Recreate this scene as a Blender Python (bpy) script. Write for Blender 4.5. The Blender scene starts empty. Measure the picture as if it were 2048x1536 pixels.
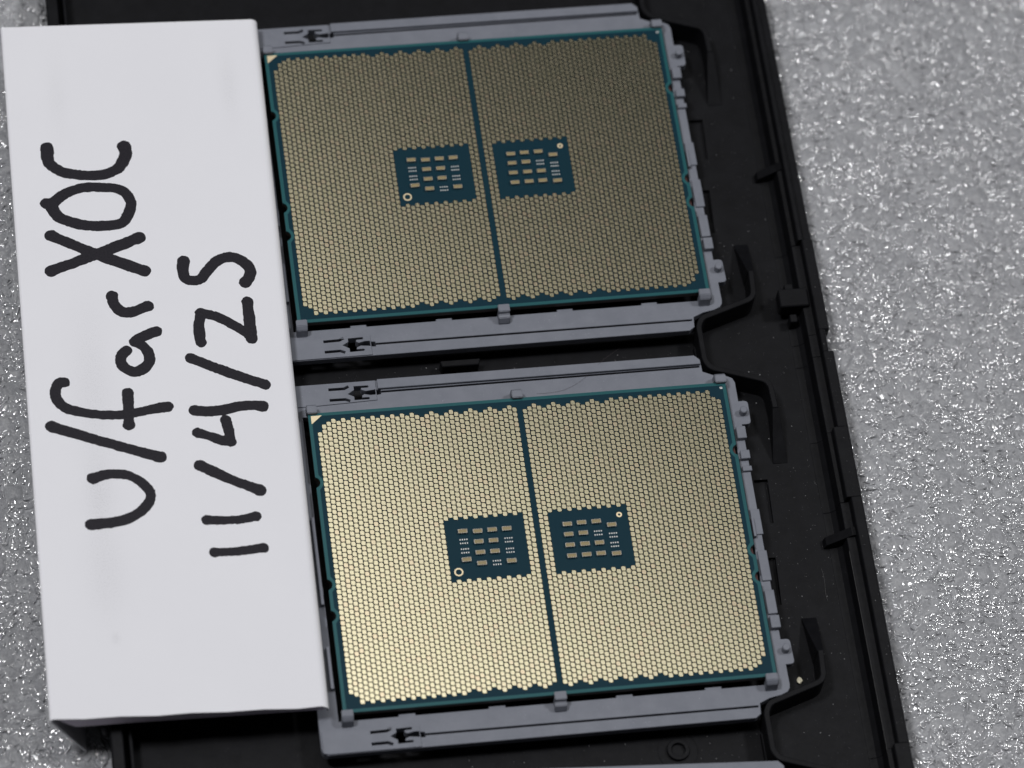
import bpy, bmesh, math, random
import numpy as np
from mathutils import Matrix, Vector

# ------------------------------------------------------------------ camera, world, lights
# All shapes below are written in millimetres and scaled to metres (MM) when a mesh is made.
MM = 0.001
scene = bpy.context.scene
COL = scene.collection
rng = random.Random(7)
nrng = np.random.default_rng(11)

CAM_R = [[0.9883398991460455, -0.1291274955320529, 0.08068663863121545],
         [-0.07481663661237978, -0.8733728664353559, -0.4812715523075317],
         [0.1326149110846733, 0.46962317454754055, -0.8728501356395004]]
CAM_P = (-92.28361481, -292.41049954, 602.90172009)
cam_data = bpy.data.cameras.new('camera')
cam = bpy.data.objects.new('camera', cam_data)
COL.objects.link(cam)
X, Y, Z = Vector(CAM_R[0]), -Vector(CAM_R[1]), -Vector(CAM_R[2])
M = Matrix((X, Y, Z)).transposed().to_4x4()
M.translation = Vector(CAM_P) * MM
cam.matrix_world = M
cam_data.sensor_fit = 'HORIZONTAL'
cam_data.sensor_width = 36.0
cam_data.lens = 7714.34 / 2048 * 36.0
cam_data.clip_start = 0.05
cam_data.clip_end = 20.0
cam_data.dof.use_dof = True
cam_data.dof.focus_distance = 0.687
cam_data.dof.aperture_fstop = 15.5
scene.camera = cam

scene.view_settings.view_transform = 'Standard'
scene.view_settings.look = 'None'
scene.view_settings.exposure = 0.0
scene.view_settings.gamma = 1.0

world = bpy.data.worlds.new('World')
scene.world = world
world.use_nodes = True
bg = world.node_tree.nodes['Background']
bg.inputs[0].default_value = (0.90, 0.93, 1.0, 1)
bg.inputs[1].default_value = 0.028

def area_light(name, loc, target, size, power, color):
    d = bpy.data.lights.new(name, 'AREA')
    d.shape = 'RECTANGLE'; d.size = size[0]; d.size_y = size[1]
    d.energy = power; d.color = color
    o = bpy.data.objects.new(name, d); COL.objects.link(o)
    o.location = Vector(loc)
    o.rotation_euler = (Vector(target) - Vector(loc)).to_track_quat('-Z', 'Y').to_euler()
    return o
# a large dim ceiling panel (what the gold pads mirror) and two compact lamps left and right of the table
panel = area_light('ceiling_panel', (-0.10, 0.395, 1.20), (-0.10, 0.395, 0), (0.66, 0.90), 2.55, (1.0, 0.985, 0.965))
panel.rotation_euler = (0, 0, math.radians(45))
area_light('left_lamp', (-0.42, 0.02, 1.15), (0, 0.02, 0), (0.15, 0.15), 6.5, (0.985, 0.985, 1.0))
area_light('right_lamp', (0.66, 0.10, 1.10), (0, 0.02, 0), (0.15, 0.15), 4.9, (0.985, 0.985, 1.0))

# ------------------------------------------------------------------ materials
class NT:
    def __init__(s, name):
        s.m = bpy.data.materials.new(name); s.m.use_nodes = True
        s.t = s.m.node_tree; s.n = s.t.nodes; s.l = s.t.links
        s.b = s.n['Principled BSDF']; s._co = None
    def co(s, scale=1000.0):
        tc = s.n.new('ShaderNodeTexCoord'); mp = s.n.new('ShaderNodeMapping')
        mp.inputs['Scale'].default_value = (scale,)*3
        s.l.new(tc.outputs['Object'], mp.inputs[0]); return mp.outputs[0]
    def noise(s, co, scale, detail=3, rough=.55, dist=0):
        n = s.n.new('ShaderNodeTexNoise'); n.inputs['Scale'].default_value = scale
        n.inputs['Detail'].default_value = detail; n.inputs['Roughness'].default_value = rough
        n.inputs['Distortion'].default_value = dist
        s.l.new(co, n.inputs['Vector']); return n.outputs[0]
    def voro(s, co, scale, feature='F1', out=0):
        n = s.n.new('ShaderNodeTexVoronoi'); n.feature = feature; n.inputs['Scale'].default_value = scale
        s.l.new(co, n.inputs['Vector']); return n.outputs[out]
    def ramp(s, fac, stops):
        r = s.n.new('ShaderNodeValToRGB'); e = r.color_ramp.elements
        while len(e) < len(stops): e.new(0.5)
        for el, (p, c) in zip(e, stops):
            el.position = p; el.color = c if len(c) == 4 else (*c, 1)
        s.l.new(fac, r.inputs[0]); return r.outputs[0]
    def rng(s, v, a, b, c, d):
        n = s.n.new('ShaderNodeMapRange')
        for i, k in enumerate((a, b, c, d)): n.inputs[i+1].default_value = k
        s.l.new(v, n.inputs[0]); return n.outputs[0]
    def math(s, op, a, b=0.0):
        n = s.n.new('ShaderNodeMath'); n.operation = op
        for i, v in enumerate((a, b)):
            if isinstance(v, (int, float)): n.inputs[i].default_value = v
            else: s.l.new(v, n.inputs[i])
        return n.outputs[0]
    def mix(s, fac, a, b):
        n = s.n.new('ShaderNodeMix'); n.data_type = 'RGBA'
        if isinstance(fac, (int, float)): n.inputs[0].default_value = fac
        else: s.l.new(fac, n.inputs[0])
        for i, v in ((6, a), (7, b)):
            if isinstance(v, tuple): n.inputs[i].default_value = (*v, 1) if len(v) == 3 else v
            else: s.l.new(v, n.inputs[i])
        return n.outputs[2]
    def set(s, **k):
        for key, v in k.items():
            i = s.b.inputs[key.replace('_', ' ')]
            if isinstance(v, (int, float)): i.default_value = v
            elif isinstance(v, tuple): i.default_value = (*v, 1) if len(v) == 3 else v
            else: s.l.new(v, i)
        return s
    def bump(s, h, strength=.3, dist=.1):
        n = s.n.new('ShaderNodeBump'); n.inputs['Strength'].default_value = strength
        n.inputs['Distance'].default_value = dist*MM
        s.l.new(h, n.inputs['Height']); s.l.new(n.outputs[0], s.b.inputs['Normal']); return s

def plastic(name, c0, c1, rough, spec=.5, speck=0.0, bumps=.25):
    t = NT(name); co = t.co()
    n = t.noise(co, .35, 4)
    col = t.mix(t.rng(n, .3, .7, 0, 1), c0, c1)
    if speck:
        v = t.noise(co, 4.5, 2, .5)
        w = t.noise(co, .25, 3)
        m = t.math('MULTIPLY', t.rng(v, .70, .76, 0, 1), t.rng(w, .45, .65, 0.1, 1))
        st = t.n.new('ShaderNodeMapping'); st.inputs['Scale'].default_value = (900, 5200, 900)
        st.inputs['Rotation'].default_value = (0, 0, 1.0)
        tc = t.n.new('ShaderNodeTexCoord'); t.l.new(tc.outputs['Object'], st.inputs[0])
        sc = t.noise(st.outputs[0], 1.0, 2)
        sm = t.math('MULTIPLY', t.rng(sc, .72, .78, 0, .6), t.rng(w, .45, .6, 0, 1))
        m = t.math('MAXIMUM', m, sm)
        col = t.mix(t.math('MULTIPLY', m, speck), col, (.5, .52, .56))
    t.set(Base_Color=col, Roughness=t.rng(t.noise(co, 1.2, 4), .3, .7, rough-.06, rough+.08))
    t.set(Specular_IOR_Level=spec)
    t.bump(t.noise(co, 9, 2), bumps, .02)
    return t.m

M_tray = plastic('black_tray_plastic', (.0042, .0043, .0054), (.0072, .0074, .0090), .52, .14, .10, .5)
M_carrier = plastic('grey_carrier_plastic', (.162, .173, .205), (.188, .199, .233), .48, .4, .55, .3)
M_carrier_dark = plastic('grey_carrier_plastic_worn', (.155,.165,.195),(.175,.185,.218), .5, .4, .8, .3)

t = NT('board_teal_edge'); t.set(Base_Color=(.013, .090, .100), Roughness=.35, Specular_IOR_Level=.3); M_edge = t.m
t = NT('board_side_core'); t.set(Base_Color=(.020, .012, .007), Roughness=.6); M_core = t.m
t = NT('board_blue_mask'); co = t.co()
t.set(Base_Color=t.mix(t.noise(co, .08, 2), (.0050, .0285, .0465), (.0062, .0325, .0455)), Roughness=t.rng(t.noise(co, 3, 3), .3, .7, .34, .42))
t.set(Specular_IOR_Level=.12); t.bump(t.noise(co, 7, 2), .15, .02); M_mask = t.m
t = NT('pad_surround'); t.set(Base_Color=(.0075, .0055, .0032), Roughness=.6, Specular_IOR_Level=.0); M_halo = t.m
def gold(name, c0, c1, c2, rough):
    t = NT(name)
    a = t.n.new('ShaderNodeAttribute'); a.attribute_name = 'tint'
    oi = t.n.new('ShaderNodeObjectInfo')
    f = t.math('FRACT', t.math('ADD', a.outputs['Fac'], oi.outputs['Random']))
    col = t.ramp(f, [(0, c0), (.55, c1), (.86, c1), (1, c2)])
    t.set(Base_Color=col, Metallic=1.0, Roughness=t.rng(f, 0, 1, rough-.004, rough+.008))
    return t.m
M_gold = gold('gold_pad', (.815, .762, .525), (.83, .762, .535), (.85, .73, .515), .225)
M_goldring = gold('gold_marks', (.80, .68, .46), (.82, .70, .48), (.86, .76, .55), .5)
t = NT('capacitor_ceramic'); t.set(Base_Color=(.29, .23, .115), Roughness=.4); M_ceramic = t.m
t = NT('tin_terminal'); t.set(Base_Color=(.75, .73, .70), Metallic=1.0, Roughness=.28); M_tin = t.m
t = NT('solder_pad'); t.set(Base_Color=(.80, .80, .78), Metallic=.6, Roughness=.4); M_solder = t.m
t = NT('heat_spreader'); t.set(Base_Color=(.25, .20, .16), Metallic=1.0, Roughness=.45); M_lid = t.m
t = NT('reddish_notch'); t.set(Base_Color=(.06, .012, .010), Roughness=.6); M_red = t.m

# paper with faint grey smudges where a pencil rubbed
t = NT('white_card'); co = t.co()
sep = t.n.new('ShaderNodeSeparateXYZ'); t.l.new(co, sep.inputs[0])
def blob(cx, cy, sx, sy):
    dx = t.math('DIVIDE', t.math('SUBTRACT', sep.outputs[0], cx), sx)
    dy = t.math('DIVIDE', t.math('SUBTRACT', sep.outputs[1], cy), sy)
    d = t.math('ADD', t.math('MULTIPLY', dx, dx), t.math('MULTIPLY', dy, dy))
    return t.math('POWER', 2.718, t.math('MULTIPLY', d, -1.0))
m = None
for b_, k in ((blob(11.0, 62, 3.2, 16), .75), (blob(10.9, 42, 2.2, 6), 1.0), (blob(11.2, 27, 3.2, 9), .85), (blob(12.1, 14.6, .7, 1.0), 1.0),
              (blob(39.9, 126, 1.6, 7), .7), (blob(8.3, 125, 1.8, 8), .5)):
    w = t.math('MULTIPLY', b_, k)
    m = w if m is None else t.math('ADD', m, w)
g = t.rng(t.noise(co, 4.5, 3, .65), .48, .72, .12, 1.0)
g2 = t.rng(t.noise(co, 11, 2, .6), .52, .66, .35, 1.5)
m = t.math('MULTIPLY', t.math('MULTIPLY', t.math('MULTIPLY', m, g), g2), .66)
base = t.mix(t.noise(co, .06, 3), (.785, .785, .822), (.815, .815, .85))
t.set(Base_Color=t.mix(m, base, (.22, .22, .23)), Roughness=.62, Specular_IOR_Level=.3)
t.bump(t.noise(co, 3.0, 4, .6), .12, .03)
M_paper = t.m
t = NT('card_cut_edge'); t.set(Base_Color=(.80, .72, .84), Roughness=.8); M_cut = t.m
t = NT('black_marker_ink'); co = t.co()
st = t.noise(co, 3.0, 4, .7)
t.set(Base_Color=t.mix(t.rng(st, .35, .7, 0, 1), (.011, .010, .014), (.022, .020, .027)), Roughness=.5, Specular_IOR_Level=.2); M_ink = t.m
t = NT('dust'); t.set(Base_Color=(.50, .50, .51), Roughness=.8); M_dust = t.m
t = NT('cream_crumb'); t.set(Base_Color=(.62, .58, .44), Roughness=.7); M_crumb = t.m
t = NT('fine_hair'); t.set(Base_Color=(.05, .035, .04), Roughness=.5); M_hair = t.m
t = NT('pale_fibre'); t.set(Base_Color=(.12, .12, .12), Roughness=.6); M_fibre = t.m

# glossy translucent foam skin
t = NT('foam_skin'); co = t.co()
big = t.noise(co, .09, 3)
att = t.n.new('ShaderNodeAttribute'); att.attribute_name = 'rim'
cr = t.voro(co, 1.1, 'DISTANCE_TO_EDGE', 0)
rim = t.math('MAXIMUM', t.rng(cr, 0, .07, .55, 0), att.outputs['Fac'])
mid = t.noise(co, .5, 3)
col = t.mix(t.rng(big, .3, .7, 0, 1), (.305, .31, .323), (.365, .37, .386))
col = t.mix(t.rng(mid, .35, .7, .35, 0), col, (.20, .203, .215))
col = t.mix(t.math('MULTIPLY', rim, .5), col, (.60, .61, .64))
t.set(Base_Color=col, Roughness=.5, Specular_IOR_Level=.2, Coat_Weight=1.0, Coat_Roughness=.07, Coat_IOR=1.55)
t.set(Coat_Weight=.5)
w1 = t.noise(co, 1.0, 2, .5, .6)
t.bump(w1, .5, .45)
M_foam = t.m
t = NT('foam_film'); co = t.co()
t.set(Base_Color=t.mix(t.noise(co, .5, 2), (.33, .335, .35), (.43, .436, .455)), Roughness=.5, Specular_IOR_Level=.1, Coat_Weight=1.0, Coat_Roughness=.085, Coat_IOR=2.9)
M_film = t.m

# ------------------------------------------------------------------ mesh helpers
def link(name, me, mat, parent=None, loc=None, rot=None):
    o = bpy.data.objects.new(name, me)
    COL.objects.link(o)
    if mat is not None and not me.materials: me.materials.append(mat)
    if parent is not None: o.parent = parent
    if loc is not None: o.location = Vector(loc)*MM
    if rot is not None: o.rotation_euler = rot
    return o
def pymesh(name, verts, faces, smooth=False):
    me = bpy.data.meshes.new(name)
    me.from_pydata([(x*MM, y*MM, z*MM) for x, y, z in verts], [], faces)
    if smooth: me.polygons.foreach_set('use_smooth', np.ones(len(me.polygons), bool))
    else:
        me.polygons.foreach_set('use_smooth', np.zeros(len(me.polygons), bool))
    me.update(); return me
def tidy(me, bevel=0.0, seg=1):
    bm = bmesh.new(); bm.from_mesh(me)
    bmesh.ops.remove_doubles(bm, verts=bm.verts, dist=1e-8)
    bmesh.ops.recalc_face_normals(bm, faces=bm.faces)
    if bevel:
        ed = [e for e in bm.edges if len(e.link_faces) == 2 and e.calc_face_angle(0) > .6]
        bmesh.ops.bevel(bm, geom=ed, offset=bevel*MM, segments=seg, affect='EDGES', clamp_overlap=True)
    for f in bm.faces: f.smooth = False
    bm.to_mesh(me); bm.free(); return me
def prism(name, poly, z0, z1, bevel=0.0):
    n = len(poly)
    z0s = z0 if isinstance(z0, (list, tuple)) else [z0]*n
    z1s = z1 if isinstance(z1, (list, tuple)) else [z1]*n
    v = [(x, y, z0s[i]) for i, (x, y) in enumerate(poly)] + [(x, y, z1s[i]) for i, (x, y) in enumerate(poly)]
    f = [list(range(n))[::-1], list(range(n, 2*n))] + [[i, (i+1) % n, n+(i+1) % n, n+i] for i in range(n)]
    return tidy(pymesh(name, v, f), bevel)
def box(name, x0, x1, y0, y1, z0, z1, bevel=0.06):
    return prism(name, [(x0, y0), (x1, y0), (x1, y1), (x0, y1)], z0, z1, bevel)
def plate(name, outline, holes, z0, z1, bevel=0.05):
    """flat plate with holes: 2D filled curve, extruded, turned into a mesh"""
    cu = bpy.data.curves.new(name, 'CURVE'); cu.dimensions = '2D'; cu.fill_mode = 'BOTH'
    for pts in [outline] + list(holes):
        sp = cu.splines.new('POLY'); sp.points.add(len(pts)-1); sp.use_cyclic_u = True
        for p, (x, y) in zip(sp.points, pts): p.co = (x, y, 0, 1)
    b = bevel
    cu.extrude = (z1-z0)/2 - b; cu.bevel_depth = b; cu.bevel_resolution = 0; cu.offset = -b
    o = bpy.data.objects.new(name, cu)
    me = bpy.data.meshes.new_from_object(o)
    bpy.data.objects.remove(o); bpy.data.curves.remove(cu)
    n = len(me.vertices); a = np.empty(n*3, 'f'); me.vertices.foreach_get('co', a)
    a = a.reshape(-1, 3); a[:, 2] += (z0+z1)/2; a *= MM
    me.vertices.foreach_set('co', a.ravel()); me.materials.clear(); me.update()
    me.name = name
    for p in me.polygons: p.use_smooth = False
    return me
def cyl(name, x, y, r, z0, z1, n=24, bevel=.12, r2=None):
    return prism(name, [(x+r*math.cos(i*2*math.pi/n), y+r*math.sin(i*2*math.pi/n)) for i in range(n)], z0, z1, bevel)
def circle(x, y, r, n=24): return [(x+r*math.cos(i*2*math.pi/n), y+r*math.sin(i*2*math.pi/n)) for i in range(n)]
def rounded(pts, r, n=5, closed=True):
    out = []; N = len(pts)
    for i in range(N):
        p = Vector(pts[i])
        if not closed and i in (0, N-1): out.append(tuple(p)); continue
        a = Vector(pts[i-1]) - p; b = Vector(pts[(i+1) % N]) - p
        k = min(r, a.length*.45, b.length*.45)
        A = p + a.normalized()*k; B = p + b.normalized()*k
        for j in range(n+1):
            s = j/n; out.append(tuple(A*(1-s)**2 + p*2*s*(1-s) + B*s*s))
    return out
def ribbon(pts, w):
    L, R = [], []
    for i, p in enumerate(pts):
        p = Vector(p)
        d0 = (p-Vector(pts[i-1])).normalized() if i else None
        d1 = (Vector(pts[i+1])-p).normalized() if i < len(pts)-1 else None
        d = (d0+d1).normalized() if d0 and d1 else (d0 or d1)
        nn = Vector((-d.y, d.x))
        k = 1/max(.5, nn.dot(Vector((-d1.y, d1.x)))) if d1 and d0 else 1
        L.append(tuple(p+nn*w/2*k)); R.append(tuple(p-nn*w/2*k))
    return L + R[::-1]
def merge(name, meshes):
    bm = bmesh.new()
    for m_ in meshes: bm.from_mesh(m_)
    me = bpy.data.meshes.new(name); bm.to_mesh(me); bm.free(); return me
def empty(name, loc=(0, 0, 0), rz=0.0):
    o = bpy.data.objects.new(name, None); COL.objects.link(o)
    o.empty_display_size = .01; o.location = Vector(loc)*MM; o.rotation_euler = (0, 0, rz); return o
def tag(o, label=None, cat=None, group=None, kind=None):
    for k, v in (('label', label), ('category', cat), ('group', group), ('kind', kind)):
        if v: o[k] = v
    return o
def copy_tree(o, parent=None):
    c = o.copy(); COL.objects.link(c); c.parent = parent
    for ch in list(o.children): copy_tree(ch, c)
    return c

PITCH = 76.882      # distance between pockets
TILT_B = 0.0052

# ------------------------------------------------------------------ foam sheet (the surface everything lies on)
def hash2(ix, iy, s):
    h = np.sin(ix*127.1 + iy*311.7 + s*74.7)*43758.5453
    return h - np.floor(h)
def voronoi(x, y, cell, seed):
    gx, gy = x/cell, y/cell; ix, iy = np.floor(gx), np.floor(gy)
    f1 = np.full(x.shape, 9.0); f2 = f1.copy(); hh = np.zeros(x.shape)
    for dx in (-1, 0, 1):
        for dy in (-1, 0, 1):
            cx, cy = ix+dx, iy+dy
            px = cx + .15 + .7*hash2(cx, cy, seed); py = cy + .15 + .7*hash2(cx, cy, seed+9)
            d = np.hypot(gx-px, gy-py)
            n1 = d < f1
            f2 = np.where(n1, f1, np.minimum(f2, d)); hh = np.where(n1, hash2(cx, cy, seed+3), hh); f1 = np.where(n1, d, f1)
    return f1, f2, hh
def smooth_noise(x, y, s, seed):
    gx, gy = x/s, y/s; ix, iy = np.floor(gx), np.floor(gy); fx, fy = gx-ix, gy-iy
    fx, fy = fx*fx*(3-2*fx), fy*fy*(3-2*fy)
    a, b = hash2(ix, iy, seed), hash2(ix+1, iy, seed); c, d = hash2(ix, iy+1, seed), hash2(ix+1, iy+1, seed)
    return a*(1-fx)*(1-fy) + b*fx*(1-fy) + c*(1-fx)*fy + d*fx*fy
def steps(segs):
    out = []
    for a, b, s in segs: out += list(np.arange(a, b, s))
    return np.array(out + [segs[-1][1]])
FOAM_Z = -9.6
def make_foam():
    xs = steps([(-330, -112, 6), (-112, -70, .34), (-70, 54, 3), (54, 126, .34), (126, 330, 6)])
    ys = steps([(-300, -62, 6), (-62, 150, .34), (150, 420, 6)])
    gx, gy = np.meshgrid(xs, ys)
    wx = gx + 1.6*(smooth_noise(gx, gy, 2.2, 3)-.5) + .7*(smooth_noise(gx, gy, .9, 4)-.5)
    wy = gy + 1.6*(smooth_noise(gx, gy, 2.2, 5)-.5) + .7*(smooth_noise(gx, gy, .9, 6)-.5)
    f1, f2, h1 = voronoi(wx, wy, 3.4, 1)
    g1, g2, h2 = voronoi(wx, wy, 1.5, 2)
    e1 = f2-f1; e2 = g2-g1
    z = .75*np.sqrt(np.clip(e1, 0, 1))*(.35+.9*h1) + .30*np.sqrt(np.clip(e2, 0, 1))*(.3+h2)
    fx = np.clip(np.minimum((gx+112)/3, (-70-gx)/3), 0, 1)+np.clip(np.minimum((gx-54)/3, (126-gx)/3), 0, 1)
    wf = np.clip(fx, 0, 1)*np.clip(np.minimum((gy+62)/3, (150-gy)/3), 0, 1)
    z = z*wf + .45*(1-wf) + .8*smooth_noise(gx, gy, 14, 8)*(.4+.6*wf) + .5*smooth_noise(gx, gy, 5, 9)*wf
    z = z - 1.6 + FOAM_Z + .9
    # the foam gives way under the tray
    inside = (gx > -78.5) & (gx < 60.2) & (gy > -126) & (gy < 204)
    z = np.where(inside, np.minimum(z, FOAM_Z-.3), z)
    ny, nx = gx.shape
    v = np.stack([gx, gy, z], -1).reshape(-1, 3)*MM
    i = np.arange((ny-1)*(nx-1)); r, c = i//(nx-1), i % (nx-1); a = r*nx+c
    f = np.stack([a, a+1, a+nx+1, a+nx], -1)
    me = bpy.data.meshes.new('foam_sheet')
    me.vertices.add(len(v)); me.vertices.foreach_set('co', v.ravel().astype('f'))
    me.loops.add(f.size); me.loops.foreach_set('vertex_index', f.ravel().astype('i'))
    me.polygons.add(len(f)); me.polygons.foreach_set('loop_start', (np.arange(len(f))*4).astype('i'))
    me.polygons.foreach_set('loop_total', np.full(len(f), 4, 'i'))
    me.update(); me.validate()
    me.polygons.foreach_set('use_smooth', np.ones(len(f), bool))
    at = me.attributes.new('rim', 'FLOAT', 'POINT')
    rim = np.clip(1-e1/.07, 0, 1)*.8*wf
    at.data.foreach_set('value', rim.ravel().astype('f'))
    return me
def foam_height(x, y):
    return .8*smooth_noise(x, y, 14, 8) + .5*smooth_noise(x, y, 5, 9) - 1.6 + FOAM_Z + .9 + .35
def spindle(nseg=5, nring=4):
    V = [(-1.0, 0, 0)]; F = []
    for r in range(1, nring):
        t_ = math.pi*r/nring
        for q in range(nseg):
            a = 2*math.pi*q/nseg; V.append((-math.cos(t_), math.sin(t_)*math.cos(a), math.sin(t_)*math.sin(a)))
    V.append((1.0, 0, 0)); e = len(V)-1
    for q in range(nseg): F.append([0, 1+(q+1) % nseg, 1+q]); F.append([e, e-nseg+q, e-nseg+(q+1) % nseg])
    for r in range(nring-2):
        for q in range(nseg):
            a, b = 1+r*nseg+q, 1+r*nseg+(q+1) % nseg
            F.append([a, b, b+nseg]); F.append([a, b+nseg, a+nseg])
    return np.array(V), np.array(F)
def foam_cells(name, curls, areas):
    if curls: V, F = spindle()
    else:
        bm = bmesh.new(); bmesh.ops.create_icosphere(bm, subdivisions=2, radius=1.0)
        V = np.array([v.co[:] for v in bm.verts]); F = np.array([[v.index for v in f.verts] for f in bm.faces]); bm.free()
    P = np.concatenate([np.stack([nrng.uniform(x0, x1, n), nrng.uniform(y0, y1, n)], -1) for (x0, x1, y0, y1, n) in areas])
    keep = nrng.random(len(P)) < .2+.95*smooth_noise(P[:, 0], P[:, 1], 3.1, 21)
    P = P[keep]; n = len(P)
    if curls:
        b = nrng.uniform(.09, .28, n); a = b*nrng.uniform(2.2, 7.5, n); bend = nrng.uniform(-.55, .55, n)[:, None]; sink = nrng.uniform(.15, .9, n)
        tl = nrng.uniform(-.6, .6, n); c = b*nrng.uniform(.7, 1.5, n)
    else:
        b = nrng.uniform(.25, .95, n)*nrng.uniform(.6, 1, n); a = b*nrng.uniform(1.0, 1.8, n); bend = np.zeros((n, 1)); sink = nrng.uniform(.45, .85, n)
        tl = nrng.uniform(-.3, .3, n); c = b*nrng.uniform(.6, 1.0, n)
    th = nrng.uniform(0, math.pi*2, n)
    L = V[None]*np.stack([a, b, c], -1)[:, None, :]
    x, z = L[..., 0]*np.cos(tl)[:, None]-L[..., 2]*np.sin(tl)[:, None], L[..., 0]*np.sin(tl)[:, None]+L[..., 2]*np.cos(tl)[:, None]
    yy = L[..., 1]+bend*(x**2-(a[:, None]**2)*.3)
    X = x*np.cos(th)[:, None]-yy*np.sin(th)[:, None]; Y = x*np.sin(th)[:, None]+yy*np.cos(th)[:, None]
    Zc = foam_height(P[:, 0], P[:, 1])-c*sink
    W = np.stack([X+P[:, :1], Y+P[:, 1:], z+Zc[:, None]], -1)
    f = (F[None]+(np.arange(n)*len(V))[:, None, None]).reshape(-1, 3)
    me = bpy.data.meshes.new(name); v = (W*MM).astype('f').reshape(-1)
    me.vertices.add(len(v)//3); me.vertices.foreach_set('co', v)
    me.loops.add(f.size); me.loops.foreach_set('vertex_index', f.ravel().astype('i'))
    me.polygons.add(len(f)); me.polygons.foreach_set('loop_start', (np.arange(len(f))*3).astype('i')); me.polygons.foreach_set('loop_total', np.full(len(f), 3, 'i'))
    me.update(); me.polygons.foreach_set('use_smooth', np.ones(len(f), bool)); return me
foam = tag(link('foam_sheet', make_foam(), M_foam), 'grey white glossy packing foam sheet under the black tray', kind='structure')
tag(link('foam_cells', foam_cells('foam_cells', False, [(59.5, 112, -58, 140, 14000), (-104, -78.0, -58, 140, 5500), (-78.2, -73, -58, -27, 150)]), M_film, foam), kind='stuff')
tag(link('foam_curls', foam_cells('foam_curls', True, [(59.5, 112, -58, 140, 45000), (-104, -78.0, -58, 140, 18000), (112, 145, -58, 170, 5000), (59.5, 112, 140, 185, 4000), (-78.2, -73, -58, -27, 400)]), M_film, foam), kind='stuff')

# ------------------------------------------------------------------ black tray
tray = tag(empty('component_tray', (-9.2, 38.4, FOAM_Z)), 'black plastic tray with pockets holding the two processors in grey frames', 'tray')
def part(name, me, mat, parent, org):
    """child mesh whose coordinates are given relative to the scene origin"""
    o = link(name, me, mat, parent)
    o.location = -Vector(org)*MM
    return o
TORG = (-9.2, 38.4, FOAM_Z)
def tp(name, me, mat=None): return part(name, me, mat or M_tray, tray, TORG)
Y0, Y1 = -123.0, 200.0
ZF, ZB, ZT = -7.0, -9.4, -0.9
recess = []
for k in (-1, 0, 1, 2):
    o_ = k*PITCH
    recess += [[(41.3, o_+3.6), (43.5, o_+3.6), (43.8, o_+12.4), (41.3, o_+12.4)], [(41.3, o_-12.5), (42.3, o_-12.5), (42.7, o_-3.2), (41.3, o_-3.2)]]
tp('tray_floor', plate('tray_floor', [(-74.3, Y0+3), (54.4, Y0+3), (54.4, Y1-3), (-74.3, Y1-3)], recess, -8.2, ZF, .02))
tp('tray_underside', box('tray_underside', -76.9, 58.4, Y0+.5, Y1-.5, ZB, -7.9, .1))
def wall_profile(name, prof, y0, y1):
    v = [(x, y0, z) for x, z in prof] + [(x, y1, z) for x, z in prof]; n = len(prof)
    f = [list(range(n)), list(range(n, 2*n))[::-1]] + [[i, n+i, n+(i+1) % n, (i+1) % n] for i in range(n)]
    return tidy(pymesh(name, v, f), .08)
# right wall: floor fillet, ledge, raised rim; its rim gets wider beside each pocket's middle
prof_n = [(58.7, -8.4), (58.9, -1.4), (58.6, ZT), (57.0, ZT), (56.8, -1.2), (56.75, -2.9), (55.2, -3.1), (54.9, -6.0), (54.0, -6.75), (52.6, -6.97), (52.6, -8.4)]
prof_w = [(58.7, -8.4), (58.9, -1.4), (58.6, ZT), (56.2, ZT), (56.0, -1.2), (55.95, -2.9), (55.2, -3.1), (54.9, -6.0), (54.0, -6.75), (52.6, -6.97), (52.6, -8.4)]
prof_s = [(58.9, -8.4), (59.1, -3.0), (58.9, -2.6), (57.4, -2.5), (57.2, -1.1), (56.9, ZT), (56.3, ZT), (56.1, -1.2), (56.0, -2.9), (55.2, -3.1), (54.9, -6.0), (54.0, -6.75), (52.6, -6.97), (52.6, -8.4)]
segs_ = [(Y0, -57.6, prof_n), (-57.6, -43.2, prof_w), (-43.2, 4.6, prof_n), (4.6, 18.8, prof_w), (18.8, 34.4, prof_n)]
walls = [wall_profile('w', pr, a, b) for a, b, pr in segs_]
prof_i = [(x-(.85 if x > 58 else 0), z) for x, z in prof_n]
walls.append(wall_profile('w', prof_i, 34.4, 39.0)); walls.append(wall_profile('w', prof_n, 39.0, 58.0)); walls.append(wall_profile('w', prof_s, 58.0, Y1))
tp('side_wall', merge('side_wall', walls))
prof_l = [(-77.2, -8.4), (-77.5, -1.4), (-77.2, ZT), (-75.4, ZT), (-75.2, -1.2), (-75.1, -5.6), (-74.9, -5.9), (-74.5, -5.9), (-74.35, -5.4), (-74.3, -2.6), (-74.1, -2.4), (-73.8, -2.4), (-73.6, -2.6), (-73.5, -6.8), (-73.5, -8.4)]
tp('side_wall', wall_profile('side_wall', prof_l, Y0, Y1))
for a, b in ((Y0, Y0+2.8), (Y1-2.8, Y1)):
    tp('end_wall', box('end_wall', -73.4, 52.5, a, b, -8.25, ZT, .15))
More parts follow.
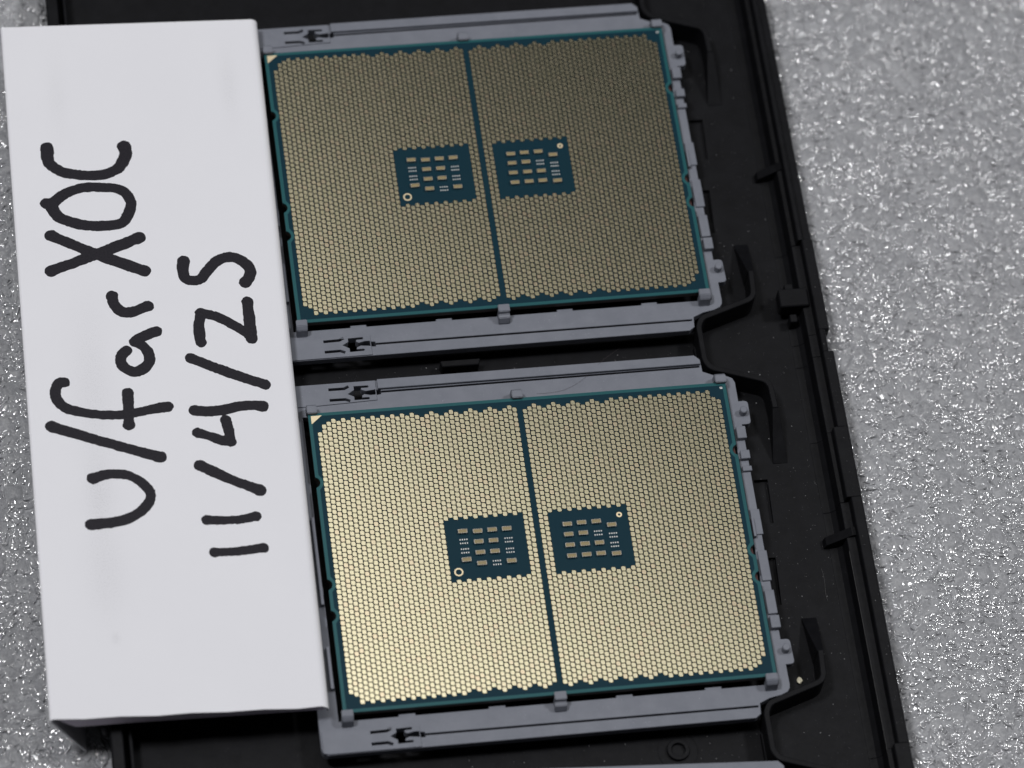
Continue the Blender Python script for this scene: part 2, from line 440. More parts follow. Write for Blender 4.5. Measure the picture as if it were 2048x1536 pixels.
# thin moulded ribs between the pockets, each ending in a ramp that runs down to the floor
rib_pts = rounded([(46.5, 14.3), (46.2, 8.6), (36.0, 5.2), (35.1, 3.6), (35.1, -3.6), (36.0, -5.2), (46.2, -8.8), (46.4, -14.4)], 1.6, 6, closed=False)
ramp_hi = [(45.9, 14.1), (47.0, 14.1), (48.0, 23.0), (45.3, 23.0)]
for k in (-1, 0, 1):
    cy = 38.35 + (k-0)*PITCH if k != -1 else 38.35-PITCH
    rb = tp('divider_rib', plate('divider_rib', [(x, y+cy) for x, y in ribbon(rib_pts, 1.0)], [], ZF-.1, -1.5, .12))
    for s in (1, -1):
        q = [(x, cy+s*y) for x, y in ramp_hi]
        rm = prism('ramp', q, [ZF-.1]*4, [-1.55, -1.55, -6.9, -6.9], .05)
        link('ramp', rm, M_tray, rb)
    tp('floor_rib', box('floor_rib', 34.35, 34.62, cy-6.2, cy+1.5, ZF-.1, -5.6, .03))
    if k == 0:
        tp('locating_tab', prism('locating_tab', [(-12.2, cy+.35), (-5.5, cy+.35), (-5.1, cy+1.6), (-12.5, cy+1.6)], ZF-.1, -4.0, .15))
ring_y = (-38.5,)
for y in ring_y:
    rg = tp('gate_ring', plate('gate_ring', circle(19.7, y, 1.95), [circle(19.7, y, 1.2)], ZF-.1, -6.3, .08))
    link('gate_mark', plate('gate_mark', circle(19.7, y, 3.6, 32), [circle(19.7, y, 3.45, 32)], ZF-.05, -6.9, .01), M_tray, rg)
M_wear_highlight = NT('worn_plastic_edge_highlight').set(Base_Color=(.045, .045, .045), Roughness=.6).m
tp('worn_edge_highlight', box('worn_edge_highlight', 55.17, 55.23, -90, -5, -3.12, -3.04, 0), M_wear_highlight)  # scratched ledge edge as a pale strip, its highlight painted into the colour
# wall lugs and gussets
for k in (0, 1):
    oy = k*PITCH if k else 0
    lg = tp('wall_lug', box('wall_lug', 50.9, 56.3, 44.8+oy, 48.5+oy, -5.2, -2.0, .2))
    link('lug_step', box('lug_step', 52.3, 53.8, 48.4+oy, 49.6+oy, -5.0, -2.25, .1), M_tray, lg)
    tp('wall_clip', box('wall_clip', 52.7, 54.0, 42.6+oy, 44.2+oy, ZF-.1, -4.0, .12))
for y in (-79.3, -2.4, 74.4):
    v = [(51.6, 0, ZF-.05), (57.0, 0, ZF-.05), (57.0, 0, -2.2), (56.2, 0, -2.2), (51.9, 0, -5.6)]
    vv_ = [(x, y, z) for x, _, z in v] + [(x, y+1.7, z) for x, _, z in v]; n = 5
    tp('gusset', tidy(pymesh('gusset', vv_, [list(range(n)), list(range(n, 2*n))[::-1]] + [[i, n+i, n+(i+1) % n, (i+1) % n] for i in range(n)]), .06))

# ------------------------------------------------------------------ grey carrier frame
def mir(p): return [(x, -y) for x, y in p][::-1]
slot_a = ribbon([(-33.4, -32.35), (-30.6, -32.3), (-29.75, -31.92)], .52)
slot_b = ribbon([(-33.4, -34.5), (-30.6, -34.48), (-29.75, -34.88)], .52)
arrow = [(-30.05, -33.35), (-28.95, -32.75), (-28.95, -32.05), (-26.3, -32.0), (-26.2, -32.2), (-26.3, -32.42), (-27.55, -32.45), (-27.5, -32.85),
         (-27.1, -33.1), (-26.0, -32.85), (-25.2, -32.85), (-24.1, -33.0), (-24.05, -33.28), (34.0, -33.50), (33.95, -33.84), (-24.05, -33.64), (-24.1, -33.95), (-25.4, -33.85), (-26.8, -33.7), (-27.5, -34.0),
         (-27.6, -34.4), (-26.3, -34.4), (-26.15, -34.6), (-26.3, -34.8), (-28.85, -34.85), (-28.85, -34.1)]
groove_f = [(-23.6, -33.30), (33.0, -33.50), (33.0, -33.82), (-23.6, -33.62)]
groove_r = [(-23.6, 33.25), (33.4, 33.35), (33.4, 33.8), (-23.6, 33.7)]
def make_carrier():
    root = empty('carrier_frame', (0, 0, -3.5))
    cp = lambda n, me, mat=M_carrier: part(n, me, mat, root, (0, 0, -3.5))
    outer = ([(-42, -34.6), (-41.7, -35.4), (-40.9, -35.8), (33.2, -35.8), (34.2, -35.1), (34.35, -33.1), (36.2, -32.3), (38.3, -31.9)]
             + [(39.5, -31.4), (40.0, -30.7), (40.1, -30.0)]
             + rounded([(40.05, -26.25), (41.65, -26.2), (41.5, -21.4), (39.9, -21.4)], 1.0, closed=False) + [(39.9, 21.1)]
             + rounded([(39.9, 21.25), (41.55, 21.25), (41.65, 26.0), (39.95, 26.0)], 1.0, closed=False) + [ (39.95, 29.9), (39.6, 30.8), (38.7, 31.3)]
             + [(36.3, 31.7), (34.4, 32.6), (34.3, 34.9), (33.3, 35.8), (-40.9, 35.8), (-41.7, 35.4), (-42, 34.6)])
    tabs = []
    inner = [(-38.5, -29.75)]
    for a, b in ((-28.2, -25.3), (-12.6, -9.7), (9.6, 12.5), (25.2, 28.1)):
        inner += [(a, -29.75), (a, -29.35), (b, -29.35), (b, -29.75)]
    inner += [(38.2, -29.75), (38.2, 29.4), (-38.5, 29.4)]
    cp('frame_plate', plate('frame_plate', outer, [inner, slot_a, slot_b, arrow, mir(slot_a), mir(slot_b), mir(arrow), ], -3.5, -1.9, .07))
    # raised pads round the snap slots
    patch = rounded([(-41.9, -35.5), (-25.1, -35.5), (-25.1, -31.75), (-36.0, -31.35), (-41.9, -31.35)], .5, 3)
    patch = [(-41.7, -35.5), (-40.5, -35.72), (-24.9, -35.72), (-24.9, -34.05), (-24.9, -31.75), (-36.0, -31.4), (-41.7, -31.4)]
    ar = arrow[:11] + [(-25.05, -32.95), (-25.05, -33.9)] + arrow[17:]
    cp('latch_pad', plate('latch_pad', patch, [slot_a, slot_b, ar], -1.89, -1.66, .04))
    cp('latch_pad', plate('latch_pad', mir(patch), [mir(slot_a), mir(slot_b), mir(ar)], -1.89, -1.66, .04))
    cp('rail_ridge', prism('rail_ridge', [(-24.6, 33.85), (34.15, 33.9), (34.15, 34.8), (33.2, 35.72), (-24.6, 35.72)], -1.89, -1.25, .08))
    # clips that hook over the board edge
    def clip(x0, x1, s, step=False):
        pr = [(28.75, .06), (28.8, .80), (30.1, .85), (30.75, .2), (30.95, -1.6), (31.05, -1.95), (29.5, -1.95), (29.45, .06)]
        if step: pr = [(28.75, .06), (28.8, .80), (30.3, .82), (30.45, -.1), (31.1, -.25), (31.5, -1.5), (31.5, -1.95), (29.5, -1.95), (29.45, .06)]
        n = len(pr)
        v = [(x0, s*y, z) for y, z in pr] + [(x1, s*y, z) for y, z in pr]
        f = [list(range(n)), list(range(n, 2*n))[::-1]] + [[i, n+i, n+(i+1) % n, (i+1) % n] for i in range(n)]
        return tidy(pymesh('edge_clip', v, f), .12, 2)
    for x0, x1, s, st_ in ((-38.1, -36.1, -1, 0), (-1.4, .7, -1, 1), (35.6, 37.7, -1, 0), (-37.9, -36.1, 1, 0), (-1.1, .8, 1, 0), (35.9, 37.9, 1, 0)):
        cp('edge_clip', clip(x0, x1, s, st_))
    for y in (23.5, -23.6):
        cp('peg', cyl('peg', 40.35, y, .68, -1.95, -.35, 24, .14))
    for y0, y1, z in ((18.0, 20.4, -.85), (13.9, 15.6, -.9), (11.6, 12.6, -1.3), (-1.0, 4.0, -1.55), (-10.1, -4.2, -1.5), (-16.6, -12.0, -1.4), (-19.6, -17.2, -.75)):
        cp('side_block', box('side_block', 38.45, 40.15, y0, y1, -1.95, z, .1))
    cp('side_lip', box('side_lip', 38.3, 38.75, -1.6, 2.2, -1.95, -.9, .05))
    # left side of the frame, mostly under the card
    cp('side_bar', box('side_bar', -39.3, -38.7, -24, -16, -1.95, -.8, .08))
    cp('side_bar', box('side_bar', -39.3, -38.7, -8, 9, -1.95, -.8, .08))
    return root
carrier = make_carrier()
GRP_C = 'grey carrier frames in the tray'
tag(carrier, 'grey plastic carrier frame clipped round the lower processor', 'carrier frame', GRP_C)
c2 = copy_tree(carrier); c2.location = Vector((-.005, PITCH, -3.5))*MM; c2.rotation_euler.z = TILT_B
tag(c2, 'grey plastic carrier frame clipped round the upper, darker lit processor', 'carrier frame', GRP_C)
c3 = copy_tree(carrier); c3.location = Vector((.3, -78.0, -3.5))*MM; c3.rotation_euler.z = math.radians(-3.4)
tag(c3, 'grey plastic carrier frame of which only one rail edge shows, lowest of the three', 'carrier frame', GRP_C)

# ------------------------------------------------------------------ processor, contact side up
BW, BH = 37.75, 29.08
def board_outline(d, rnotch=1.05):
    """board outline inset by d, with three half-round notches on each short side"""
    w, h = BW-d, BH-d; r = rnotch+d*.9
    P = [(-w, -h), (w, -h)]
    def notch(side, y):
        out = []
        k = 1.35*r
        out.append((side*w, y-side*k*1.15)); 
        for i in range(9):
            a = -math.pi/2 + math.pi*i/8
            out.append((side*(BW+.25-r*math.cos(a)), y+side*r*math.sin(a)*1.0))
        out.append((side*w, y+side*k*1.15))
        return out
    for y in (-9.9, -4.7, 15.3): P += notch(1, y)
    P += [(w, h), (-w, h)]
    for y in (15.3, -4.7, -10.7): P += notch(-1, y)
    # keep the inset line inside the rectangle
    return [(max(-w, min(w, x)), y) for x, y in P]
CX, GAP = 0.8767, 1.8203
def columns():
    """(x, first level, last level) of each column of contact pads; a level is half a millimetre"""
    tL = [5, 2, 1] + [0, 1]*9 + [2, 1, 0, 1]*5; bL = [4, 3, 0] + [1, 0]*10 + [1, 2, 1, 0]*4 + [1, 2]
    tL = tL[:41]; bL = bL[:41]
    out = []
    for c in range(41):
        x = -GAP/2-(40-c)*CX
        out.append((x, tL[c], bL[c], 23 <= c <= 38))
        out.append((-x, bL[c], tL[c], 23 <= c <= 38))
    return out
PADS = []
for x, tp_, bt, cut in columns():
    lv = tp_
    while lv <= 109-bt:
        y = 27.25-lv*.5
        if not (cut and abs(y) < 6.1): PADS.append((x, y))
        lv += 2
def leaf(w, h, r_small, r_big, n=3):
    """rounded pad: corners top-left and bottom-right sharper than the others"""
    pts = []
    for cx, cy, a0, r in ((w-r_big, h-r_big, 0, r_big), (-w+r_small, h-r_small, 90, r_small), (-w+r_big, -h+r_big, 180, r_big), (w-r_small, -h+r_small, 270, r_small)):
        for i in range(n):
            a = math.radians(a0+90*i/(n-1)); pts.append((cx+r*math.cos(a), cy+r*math.sin(a)))
    return pts
PAD = leaf(.372, .428, .13, .27)
HALO = leaf(.437, .497, .16, .27)
def pad_field(name, pads, shape, z, tint=True):
    n = len(shape); N = len(pads)
    s = np.array(shape); P = np.array(pads)
    v = np.zeros((N, n, 3)); v[:, :, :2] = P[:, None, :]+s[None]; v[:, :, 2] = z
    me = bpy.data.meshes.new(name); me.vertices.add(N*n); me.vertices.foreach_set('co', (v*MM).astype('f').ravel())
    me.loops.add(N*n); me.loops.foreach_set('vertex_index', np.arange(N*n, dtype='i'))
    me.polygons.add(N); me.polygons.foreach_set('loop_start', (np.arange(N)*n).astype('i')); me.polygons.foreach_set('loop_total', np.full(N, n, 'i'))
    me.update(); me.validate(); me.polygons.foreach_set('use_smooth', np.zeros(len(me.polygons), bool))
    if tint:
        a = me.attributes.new('tint', 'FLOAT', 'POINT'); a.data.foreach_set('value', np.repeat(nrng.random(N), n).astype('f'))
    return me
def solid_pads(name, pads, shape, z0, z1, tint=True):
    """pads with thickness: top face and a skirt"""
    n = len(shape); N = len(pads); s = np.array(shape); P = np.array(pads)
    v = np.zeros((N, 2, n, 3)); v[:, 0, :, :2] = P[:, None]+s*1.0; v[:, 1, :, :2] = P[:, None]+s*.985
    v[:, 0, :, 2] = z0; v[:, 1, :, 2] = z1
    base = (np.arange(N)*2*n)[:, None]
    top = base+n+np.arange(n)[None]
    i = np.arange(n); j = (i+1) % n
    sk = np.stack([i, j, n+j, n+i], -1)[None]+base[:, :, None]
    loops = np.concatenate([top.ravel(), sk.ravel()]); tot = np.concatenate([np.full(N, n), np.full(N*n, 4)])
    me = bpy.data.meshes.new(name); me.vertices.add(N*2*n); me.vertices.foreach_set('co', (v*MM).astype('f').ravel())
    me.loops.add(len(loops)); me.loops.foreach_set('vertex_index', loops.astype('i'))
    me.polygons.add(len(tot)); me.polygons.foreach_set('loop_start', (np.cumsum(tot)-tot).astype('i')); me.polygons.foreach_set('loop_total', tot.astype('i'))
    me.update(); me.validate(); me.polygons.foreach_set('use_smooth', np.zeros(len(me.polygons), bool))
    if tint:
        a = me.attributes.new('tint', 'FLOAT', 'POINT'); a.data.foreach_set('value', np.repeat(nrng.random(N), 2*n).astype('f'))
    return me
CAPS = [(-13.2, 3.55), (-10.6, 3.35), (-8.0, 3.4), (-5.4, 3.4), (-10.6, 1.3), (-8.0, 1.3), (-10.6, -.8), (-8.0, -.8), (-13.2, -2.0), (-10.6, -2.9), (-5.4, -2.9),
        (5.3, 3.3), (7.9, 3.4), (10.5, 3.4), (13.15, 2.5), (5.3, 1.3), (7.9, 1.35), (5.3, -.8), (7.9, -.8), (10.5, -.8), (5.3, -2.9), (7.9, -2.9), (10.5, -2.9), (13.2, -3.15)]
BARE = [(-13.2, 1.5), (-13.2, -.35), (-5.3, 1.1), (-5.3, -.95), (-7.9, -3.1), (10.6, 1.05), (13.2, .4), (13.2, -1.45)]
def make_processor():
    root = empty('processor', (0, 0, -1.2))
    pp = lambda n, me, mat: part(n, me, mat, root, (0, 0, -1.2))
    o = pp('substrate', plate('substrate', board_outline(0), [], -1.25, -.30, .01), M_core)
    link('teal_margin', plate('teal_margin', board_outline(0), [], -.30, 0, .01), M_edge, o)
    link('solder_mask', plate('solder_mask', board_outline(.62), [], -.01, .012, .002), M_mask, o)
    pp('heat_spreader', box('heat_spreader', -30, 30, -24, 24, -3.6, -1.26, .4), M_lid)
    pp('lid_flange', box('lid_flange', -35.8, 35.8, -27.6, 27.6, -2.0, -1.27, .2), M_core)
    for x, y in ((BW-.25, 15.3), (BW-.25, -4.7), (BW-.25, -9.9)):
        pp('notch_backing', box('notch_backing', x-1.0, x+.1, y-.9, y+.9, -1.2, -1.0, .02), M_red)
    tag(pp('pad_surround', pad_field('pad_surround', PADS, HALO, .016, False), M_halo), kind='stuff')
    order = sorted(PADS, key=lambda p: (p[1], p[0]))
    single, rest = order[:300], order[300:]
    tag(pp('contact_pads', solid_pads('contact_pads', rest, PAD, .0165, .034), M_gold), kind='stuff')
    me = solid_pads('contact_pad', [(0, 0)], PAD, 0, .0175, False); me.materials.append(M_gold)
    for x, y in single:
        c = bpy.data.objects.new('contact_pad', me); COL.objects.link(c); c.parent = root
        c.location = Vector((x, y, 1.2+.0165))*MM
    # capacitors
    body = box('capacitor', -.80, .80, -.36, .36, .08, .52, .04)
    body.materials.append(M_ceramic)
    term = []
    for i in range(4):
        x = -.60+i*.40
        for s in (-1, 1):
            y0, y1 = sorted((s*.30, s*.42))
            term.append(box('t', x-.12, x+.12, y0, y1, .0, .545, .03))
    for s in (-1, 1):
        x0, x1 = sorted((s*.74, s*.83)); term.append(box('t', x0, x1, -.40, .40, .25, .55, .02))
        y0, y1 = sorted((s*.34, s*.40)); term.append(box('t', -.80, .80, y0, y1, .42, .53, .02))
    term = merge('terminals', term); term.materials.append(M_tin)
    for x, y in CAPS:
        c = link('capacitor', body, None, root, (x+rng.uniform(-.04, .04), y-.25, 1.2+.012), (0, 0, rng.uniform(-.02, .02)))
        tag(link('terminals', term, None, c), kind='stuff')
    bare = merge('bare_solder_pads', [box('t', -.60+i*.40-.10, -.60+i*.40+.10, y-.13, y+.13, 0, .03, .01) for i in range(4) for y in (-.36, .36)])
    bare.materials.append(M_solder)
    for x, y in BARE: tag(link('bare_solder_pads', bare, None, root, (x, y, 1.2+.012)), kind='stuff')
    pp('alignment_ring', plate('alignment_ring', circle(-14.8, -4.35, .80, 32), [circle(-14.8, -4.35, .53, 32)], .012, .035, .005), M_goldring)
    pp('alignment_ring', plate('alignment_ring', circle(14.8, 4.3, .52, 32), [circle(14.8, 4.3, .22, 32)], .012, .035, .005), M_goldring)
    pp('corner_triangle', prism('corner_triangle', [(-37.25, 28.55), (-37.25, 26.9), (-35.3, 28.55)], .013, .035, 0), M_goldring)
    pp('corner_square', plate('corner_square', [(36.6, 27.75), (37.05, 27.75), (37.05, 28.15), (36.6, 28.15)], [[(36.73, 27.87), (36.92, 27.87), (36.92, 28.03), (36.73, 28.03)]], .013, .03, .003), M_solder)
    return root
GRP_P = 'processors lying face down in the tray'
cpu = make_processor()
tag(cpu, 'lower processor with brighter gold contact pads on a blue board, gold side up', 'processor', GRP_P)
cpu2 = copy_tree(cpu); cpu2.location = Vector((-.005, PITCH, -1.2))*MM; cpu2.rotation_euler.z = TILT_B
tag(cpu2, 'upper processor with dimmer bronze looking contact pads, farther from the camera', 'processor', GRP_P)

# ------------------------------------------------------------------ folded white card with handwriting
card = bpy.data.objects.new('folded_card', None); COL.objects.link(card); card.empty_display_size = .02
UH = Vector((0.99857102, -0.01713837, -0.05061804)); VH = Vector((0.0171369491, 0.999853045, -0.000462033)); NH = Vector((0.0506185, -0.000406066, 0.998718))
mc = Matrix((UH, VH, NH)).transposed().to_4x4(); mc.translation = Vector((-87.46791, -28.12638, 5.4))*MM
card.matrix_world = mc
tag(card, 'folded white card with black handwriting resting over the left side of the tray', 'card')
TH = .32
def sheet(name, prof, v0f, v1f, nv, th, wavy=0.0):
    """bent sheet: profile points (u, w) swept along v, with thickness th below"""
    n = len(prof); V = []; F = []
    nor = []
    for i in range(n):
        a = Vector(prof[max(0, i-1)]); b = Vector(prof[min(n-1, i+1)]); d = (b-a).normalized(); nor.append(Vector((-d.y, d.x)))
    for layer in (0, 1):
        for j in range(nv+1):
            for i, (u, w) in enumerate(prof):
                s = j/nv; a, b = v0f(u, w), v1f(u, w)
                q = Vector((u, w))-nor[i]*th*layer
                v = a+(b-a)*s
                if wavy and j == 0: v += wavy*(math.sin(u*.55+1)+.6*math.sin(u*1.3)+.3*math.sin(u*2.9))
                V.append((q.x, v, q.y))
    L = n*(nv+1)
    idx = lambda l, j, i: l*L+j*n+i
    for j in range(nv):
        for i in range(n-1):
            F.append([idx(0, j, i), idx(0, j, i+1), idx(0, j+1, i+1), idx(0, j+1, i)])
            F.append([idx(1, j, i), idx(1, j+1, i), idx(1, j+1, i+1), idx(1, j, i+1)])
    for i in range(n-1):
        F.append([idx(0, 0, i), idx(1, 0, i), idx(1, 0, i+1), idx(0, 0, i+1)]); F.append([idx(0, nv, i), idx(0, nv, i+1), idx(1, nv, i+1), idx(1, nv, i)])
    for j in range(nv):
        F.append([idx(0, j, 0), idx(0, j+1, 0), idx(1, j+1, 0), idx(1, j, 0)]); F.append([idx(0, j, n-1), idx(1, j, n-1), idx(1, j+1, n-1), idx(0, j+1, n-1)])
    me = pymesh(name, V, F); tidy(me)
    for p in me.polygons: p.use_smooth = False
    return me
def uleft(v): return -1.2762*v/139.82
def uright(v): return 47.41-.905*v/140.2
# top panel is a slightly skewed quadrilateral: build straight and shear to the measured corners
def skew(me):
    n = len(me.vertices); a = np.empty(n*3, 'f'); me.vertices.foreach_get('co', a); a = a.reshape(-1, 3)
    u, v = a[:, 0]/MM, a[:, 1]/MM
    a[:, 0] = (u - (1.2762+(-.37)*np.clip(u/47.4, 0, 1))*v/139.8)*MM
    me.vertices.foreach_set('co', a.ravel()); me.update(); return me
f0 = lambda u, w: 0.0
f1 = lambda u, w: 139.8+.76*u/47.4
arcR = [(47.41-1.5+1.5*math.sin(a), -1.5+1.5*math.cos(a)) for a in [math.radians(k) for k in (0, 12, 25, 40, 55, 70, 85)]]
prof_top = [(.45, -.02)] + [(x, 0.0) for x in (1.0, 6, 12, 18, 24, 30, 36, 42, 45)] + arcR[:-1] + [(47.35, -1.9)]
me = skew(sheet('top_panel', prof_top, f0, f1, 24, TH, .10))
top = link('top_panel', me, M_paper, card)
prof_flap = [(6.55, -14.0), (.25, -.85), (.08, -.45), (.18, -.15), (.44, -.025)]
me = skew(sheet('side_flap', prof_flap, f0, f1, 10, TH))
link('side_flap', me, M_paper, card)
# front lip folded under the front edge, mitred on the left
lip = [(.6, -.35), (46.9, -.45), (46.6, -2.3), (30.0, -3.1), (12, -3.9), (4.7, -4.4)]
V = [(u, .5, w) for u, w in lip] + [(u, .5+TH, w) for u, w in lip]; n = len(lip)
me = pymesh('front_lip', V, [list(range(n)), list(range(n, 2*n))[::-1]] + [[i, n+i, n+(i+1) % n, (i+1) % n] for i in range(n)]); tidy(me)
link('front_lip', me, M_cut, card)

# strokes of the handwriting in card millimetres: (character, [(pen width, [points])])
INK = [('C', [(1.96, [[5.87, 113.3], [5.89, 111.1], [6.33, 109.68], [8.23, 108.15], [10.83, 107.44], [13.46, 107.17], [15.58, 107.26], [18.03, 108.22], [19.41, 109.91], [20.07, 111.78], [19.81, 113.2]])]),
 ('O', [(1.87, [[5.17, 101.46], [6.42, 101.66], [8.49, 103.37], [11.72, 104.57], [14.89, 104.63], [17.78, 104.26], [19.56, 103.17], [20.35, 101.12], [19.83, 99.12], [18.51, 97.06], [15.97, 96.47], [12.3, 96.59], [9.2, 97.46], [7.16, 98.61], [6.2, 100.19], [5.87, 101.28]])]),
 ('X', [(1.96, [[5.63, 94.65], [13.5, 90.55], [21.77, 86.75]]),
 (1.96, [[5.23, 87.33], [13.23, 90.41], [21.32, 93.72]])]),
 ('r', [(1.87, [[15.7, 81.8], [15.87, 80.44], [16.69, 78.96], [17.95, 78.31], [19.79, 78.63], [21.93, 79.46]])]),
 ('a', [(1.78, [[17.5, 70.54], [16.55, 69.48], [16.34, 68.15], [17.21, 66.87], [18.71, 66.22], [20.35, 66.8], [21.37, 68.1], [21.4, 69.59], [20.84, 70.95], [19.74, 71.89], [18.98, 72.27], [20.47, 73.2], [23.01, 74.24]])]),
 ('f', [(1.69, [[6.22, 64.56], [5.23, 64.37], [4.58, 62.72], [4.91, 60.94], [6.23, 59.43], [8.98, 58.44], [12.52, 57.79], [16.35, 57.66], [18.95, 58.11], [21.55, 58.64], [24.02, 58.92]]),
 (1.78, [[17.2, 61.97], [17.14, 58.68], [16.99, 55.62]])]),
 ('slash', [(1.78, [[3.48, 55.85], [12.19, 52.49], [22.0, 49.02]])]),
 ('u', [(1.69, [[10.02, 45.28], [11.78, 45.87], [14.08, 46.05], [16.34, 45.58], [18.28, 44.28], [19.57, 42.65], [19.87, 41.49], [19.26, 39.94], [17.63, 38.31], [15.8, 37.31], [13.23, 36.66], [9.18, 36.37]])]),
 ('5', [(1.87, [[28.94, 88.54], [28.67, 86.66], [28.99, 84.97], [30.4, 84.4], [31.73, 84.72], [32.9, 86.2], [34.63, 88.13], [36.28, 88.99], [38.13, 88.99], [39.89, 87.79], [40.77, 86.23], [40.43, 84.71], [39.7, 83.76]])]),
 ('2', [(1.87, [[39.77, 79.71], [39.75, 77.14], [39.84, 74.72], [39.95, 72.16]]),
 (1.69, [[39.96, 72.31], [38.01, 74.18], [35.03, 76.26], [32.5, 77.41], [31.21, 77.7]]),
 (1.78, [[31.21, 77.61], [30.71, 75.06], [30.71, 72.96], [30.83, 71.76]])]),
 ('slash', [(1.78, [[28.77, 68.55], [35.24, 65.38], [41.48, 62.69]])]),
 ('4', [(1.78, [[28.67, 58.06], [30.51, 57.75], [33.1, 57.82], [36.25, 58.43], [38.86, 58.61], [40.7, 58.36]]),
 (1.69, [[33.98, 55.85], [34.35, 54.02], [34.58, 51.61]]),
 (1.69, [[34.58, 51.61], [33.15, 51.82], [31.16, 52.69], [28.91, 53.52]])]),
 ('slash', [(1.78, [[28.86, 47.07], [33.84, 44.16], [38.91, 41.77]])]),
 ('1', [(1.51, [[29.16, 36.35], [31.95, 36.16], [35.01, 36.22], [37.8, 36.66]])]),
 ('1', [(1.51, [[30.08, 30.07], [33.5, 30.04], [38.62, 30.51]])])]

def letter_mesh(strokes, seed):
    """ink shape as a union of thick strokes: distance field, marching squares, slightly bled edge"""
    pts = []
    for w, P in strokes:
        Q = [Vector(p) for p in P]
        if len(Q) > 2:      # Catmull-Rom through the points
            R = []
            for i in range(len(Q)-1):
                a, b, c, d = Q[max(0, i-1)], Q[i], Q[i+1], Q[min(len(Q)-1, i+2)]
                for k in range(6):
                    s = k/6
                    R.append(.5*((2*b)+(c-a)*s+(2*a-5*b+4*c-d)*s*s+(3*b-a-3*c+d)*s**3))
            Q = R+[Q[-1]]
        pts.append((w, Q))
    allp = np.array([tuple(q) for w, Q in pts for q in Q])
    lo = allp.min(0)-2; hi = allp.max(0)+2; st = .13
    xs = np.arange(lo[0], hi[0], st); ys = np.arange(lo[1], hi[1], st)
    gx, gy = np.meshgrid(xs, ys); d = np.full(gx.shape, 99.0)
    for w, Q in pts:
        L = len(Q)
        for i in range(L-1):
            a, b = Q[i], Q[i+1]; e = b-a; l2 = max(e.length_squared, 1e-9)
            tt = np.clip(((gx-a.x)*e.x+(gy-a.y)*e.y)/l2, 0, 1)
            s = (i+tt)/(L-1)
            r = w/2*1.11*(1+.10*np.exp(-(s/.07)**2)+.12*np.exp(-((1-s)/.08)**2)+.05*np.sin(s*7+seed))
            d = np.minimum(d, np.hypot(gx-a.x-tt*e.x, gy-a.y-tt*e.y)-r)
    d += .13*(smooth_noise(gx+50, gy, .38, seed)-.5) + .12*(smooth_noise(gx+50, gy, 1.1, seed+2)-.5)
    V, F, cache = [], [], {}
    def vert(key, x, y):
        if key not in cache: cache[key] = len(V); V.append((x, y, .014))
        return cache[key]
    ny, nx = d.shape
    neg = d < 0
    act = np.argwhere(neg[:-1, :-1] | neg[1:, :-1] | neg[:-1, 1:] | neg[1:, 1:])
    for j, i in act:
        cs = [(j, i), (j, i+1), (j+1, i+1), (j+1, i)]
        poly = []
        for k in range(4):
            (j0, i0), (j1, i1) = cs[k], cs[(k+1) % 4]
            a, b = d[j0, i0], d[j1, i1]
            if a < 0: poly.append(vert((j0, i0), xs[i0], ys[j0]))
            if (a < 0) != (b < 0):
                s = a/(a-b); ky = ((j0, i0), (j1, i1)) if (j0, i0) < (j1, i1) else ((j1, i1), (j0, i0))
                poly.append(vert(ky, xs[i0]+(xs[i1]-xs[i0])*s, ys[j0]+(ys[j1]-ys[j0])*s))
        if len(poly) > 2 and len(set(poly)) == len(poly): F.append(poly)
    return pymesh('ink', V, F)
for k, (ch, strokes) in enumerate(INK):
    me = letter_mesh(strokes, k+1)
    o = link('handwritten_character', me, M_ink, card)
    o['label'] = 'black marker character ' + ch if ch != 'slash' else 'black marker slash'

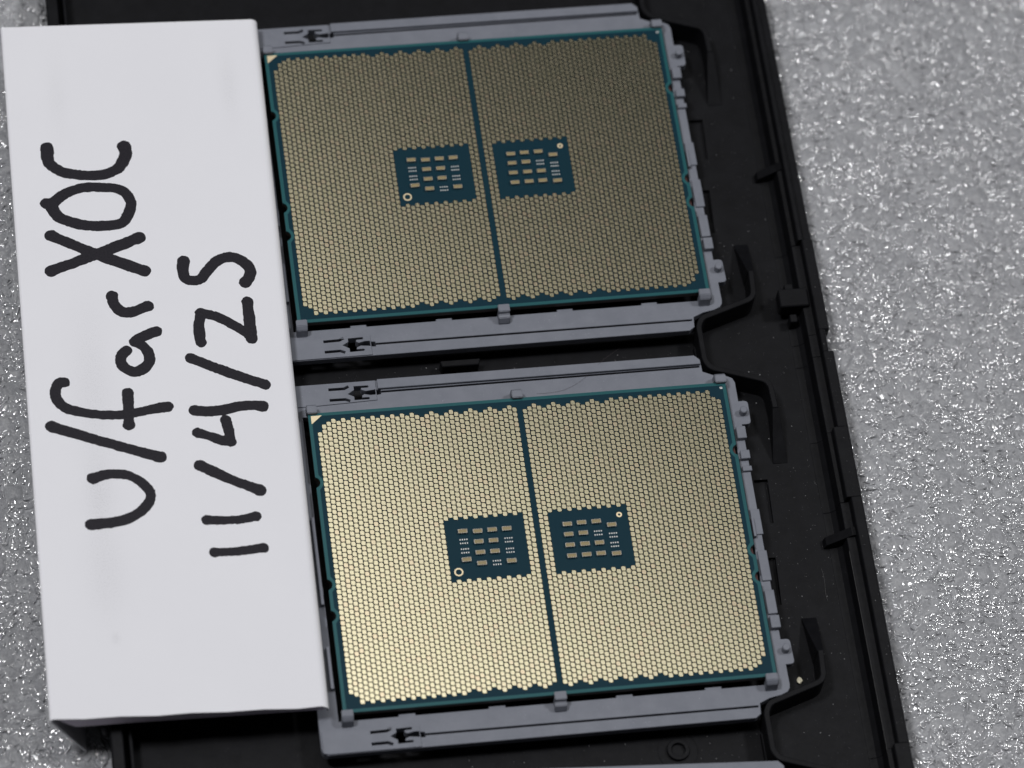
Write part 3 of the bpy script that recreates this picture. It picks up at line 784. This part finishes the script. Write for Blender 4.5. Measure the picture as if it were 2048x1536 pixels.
# ------------------------------------------------------------------ small bits: crumb, hair, fibres, dust
def blobmesh(name, r, seed, sz=(1, 1, .6)):
    bm = bmesh.new(); bmesh.ops.create_icosphere(bm, subdivisions=2, radius=r*MM); q = random.Random(seed)
    for v in bm.verts:
        k = 1+q.uniform(-.3, .3); v.co = Vector((v.co.x*sz[0]*k, v.co.y*sz[1]*k, v.co.z*sz[2]*k))
    me = bpy.data.meshes.new(name); bm.to_mesh(me); bm.free(); return me
tag(link('crumb', blobmesh('crumb', .52, 3, (.8, 1.2, .6)), M_crumb, None, (43.0, -27.5, -6.7)), 'small cream crumb on the black tray floor beside the lower frame', 'crumb')
def thread(name, pts, r, mat):
    cu = bpy.data.curves.new(name, 'CURVE'); cu.dimensions = '3D'; cu.bevel_depth = r*MM; cu.bevel_resolution = 1
    sp = cu.splines.new('NURBS'); sp.points.add(len(pts)-1); sp.use_endpoint_u = True; sp.order_u = 4
    for p, c in zip(sp.points, pts): p.co = (c[0]*MM, c[1]*MM, c[2]*MM, 1)
    o = bpy.data.objects.new(name, cu); me = bpy.data.meshes.new_from_object(o); bpy.data.objects.remove(o); bpy.data.curves.remove(cu)
    me.name = name; me.materials.clear(); return link(name, me, mat)
tag(thread('hair', [(19.9, 38.3, -1.3), (18.2, 37.2, -1.1), (16.2, 35.9, -1.1), (14.0, 33.8, -1.5), (11.5, 32.1, -1.75), (9.6, 31.1, -1.75), (7.0, 30.4, -1.7), (3.7, 30.6, -1.75)], .016, M_hair),
    'fine dark hair lying across the rear rail of the lower frame', 'hair')
tag(thread('fibre', [(50.5, -6.2, -6.9), (51.0, -8.5, -6.5), (50.2, -10.5, -6.8), (50.6, -12.6, -6.9)], .015, M_fibre), 'curly pale fibre on the tray floor right of the lower frame', 'fibre')
dv, df = [], []
def speck(x, y, z, r):
    b = len(dv)
    for i in range(4):
        a = rng.uniform(0, 6.28)
        dv.append((x+r*math.cos(i*1.57+a*.3)*rng.uniform(.5, 1.3), y+r*math.sin(i*1.57+a*.3)*rng.uniform(.5, 1.3), z))
    dv.append((x, y, z+r*.7))
    for i in range(4): df.append([b+i, b+(i+1) % 4, b+4])
for _ in range(620): speck(rng.uniform(41.8, 53), rng.uniform(-48, 125), ZF+.01, .025+.09*rng.random()**6)
for _ in range(160): speck(rng.uniform(-38, 34), rng.choice((38.4, -38.4))+rng.uniform(-2.3, 2.3), ZF+.01, .03+.10*rng.random()**5)
for _ in range(60):
    k = rng.choice((0, 1)); speck(rng.uniform(-22, 33), k*PITCH+rng.choice((-1, 1))*rng.uniform(29.9, 33.0), -1.895, .025+.05*rng.random()**3)
for _ in range(50): speck(rng.uniform(57.2, 58.4), rng.uniform(-48, 56), ZT+.005, .03+.05*rng.random()**3)
tag(link('dust_specks', pymesh('dust_specks', dv, df), M_dust), 'white dust specks scattered on the black tray and grey frames', 'dust', kind='stuff')
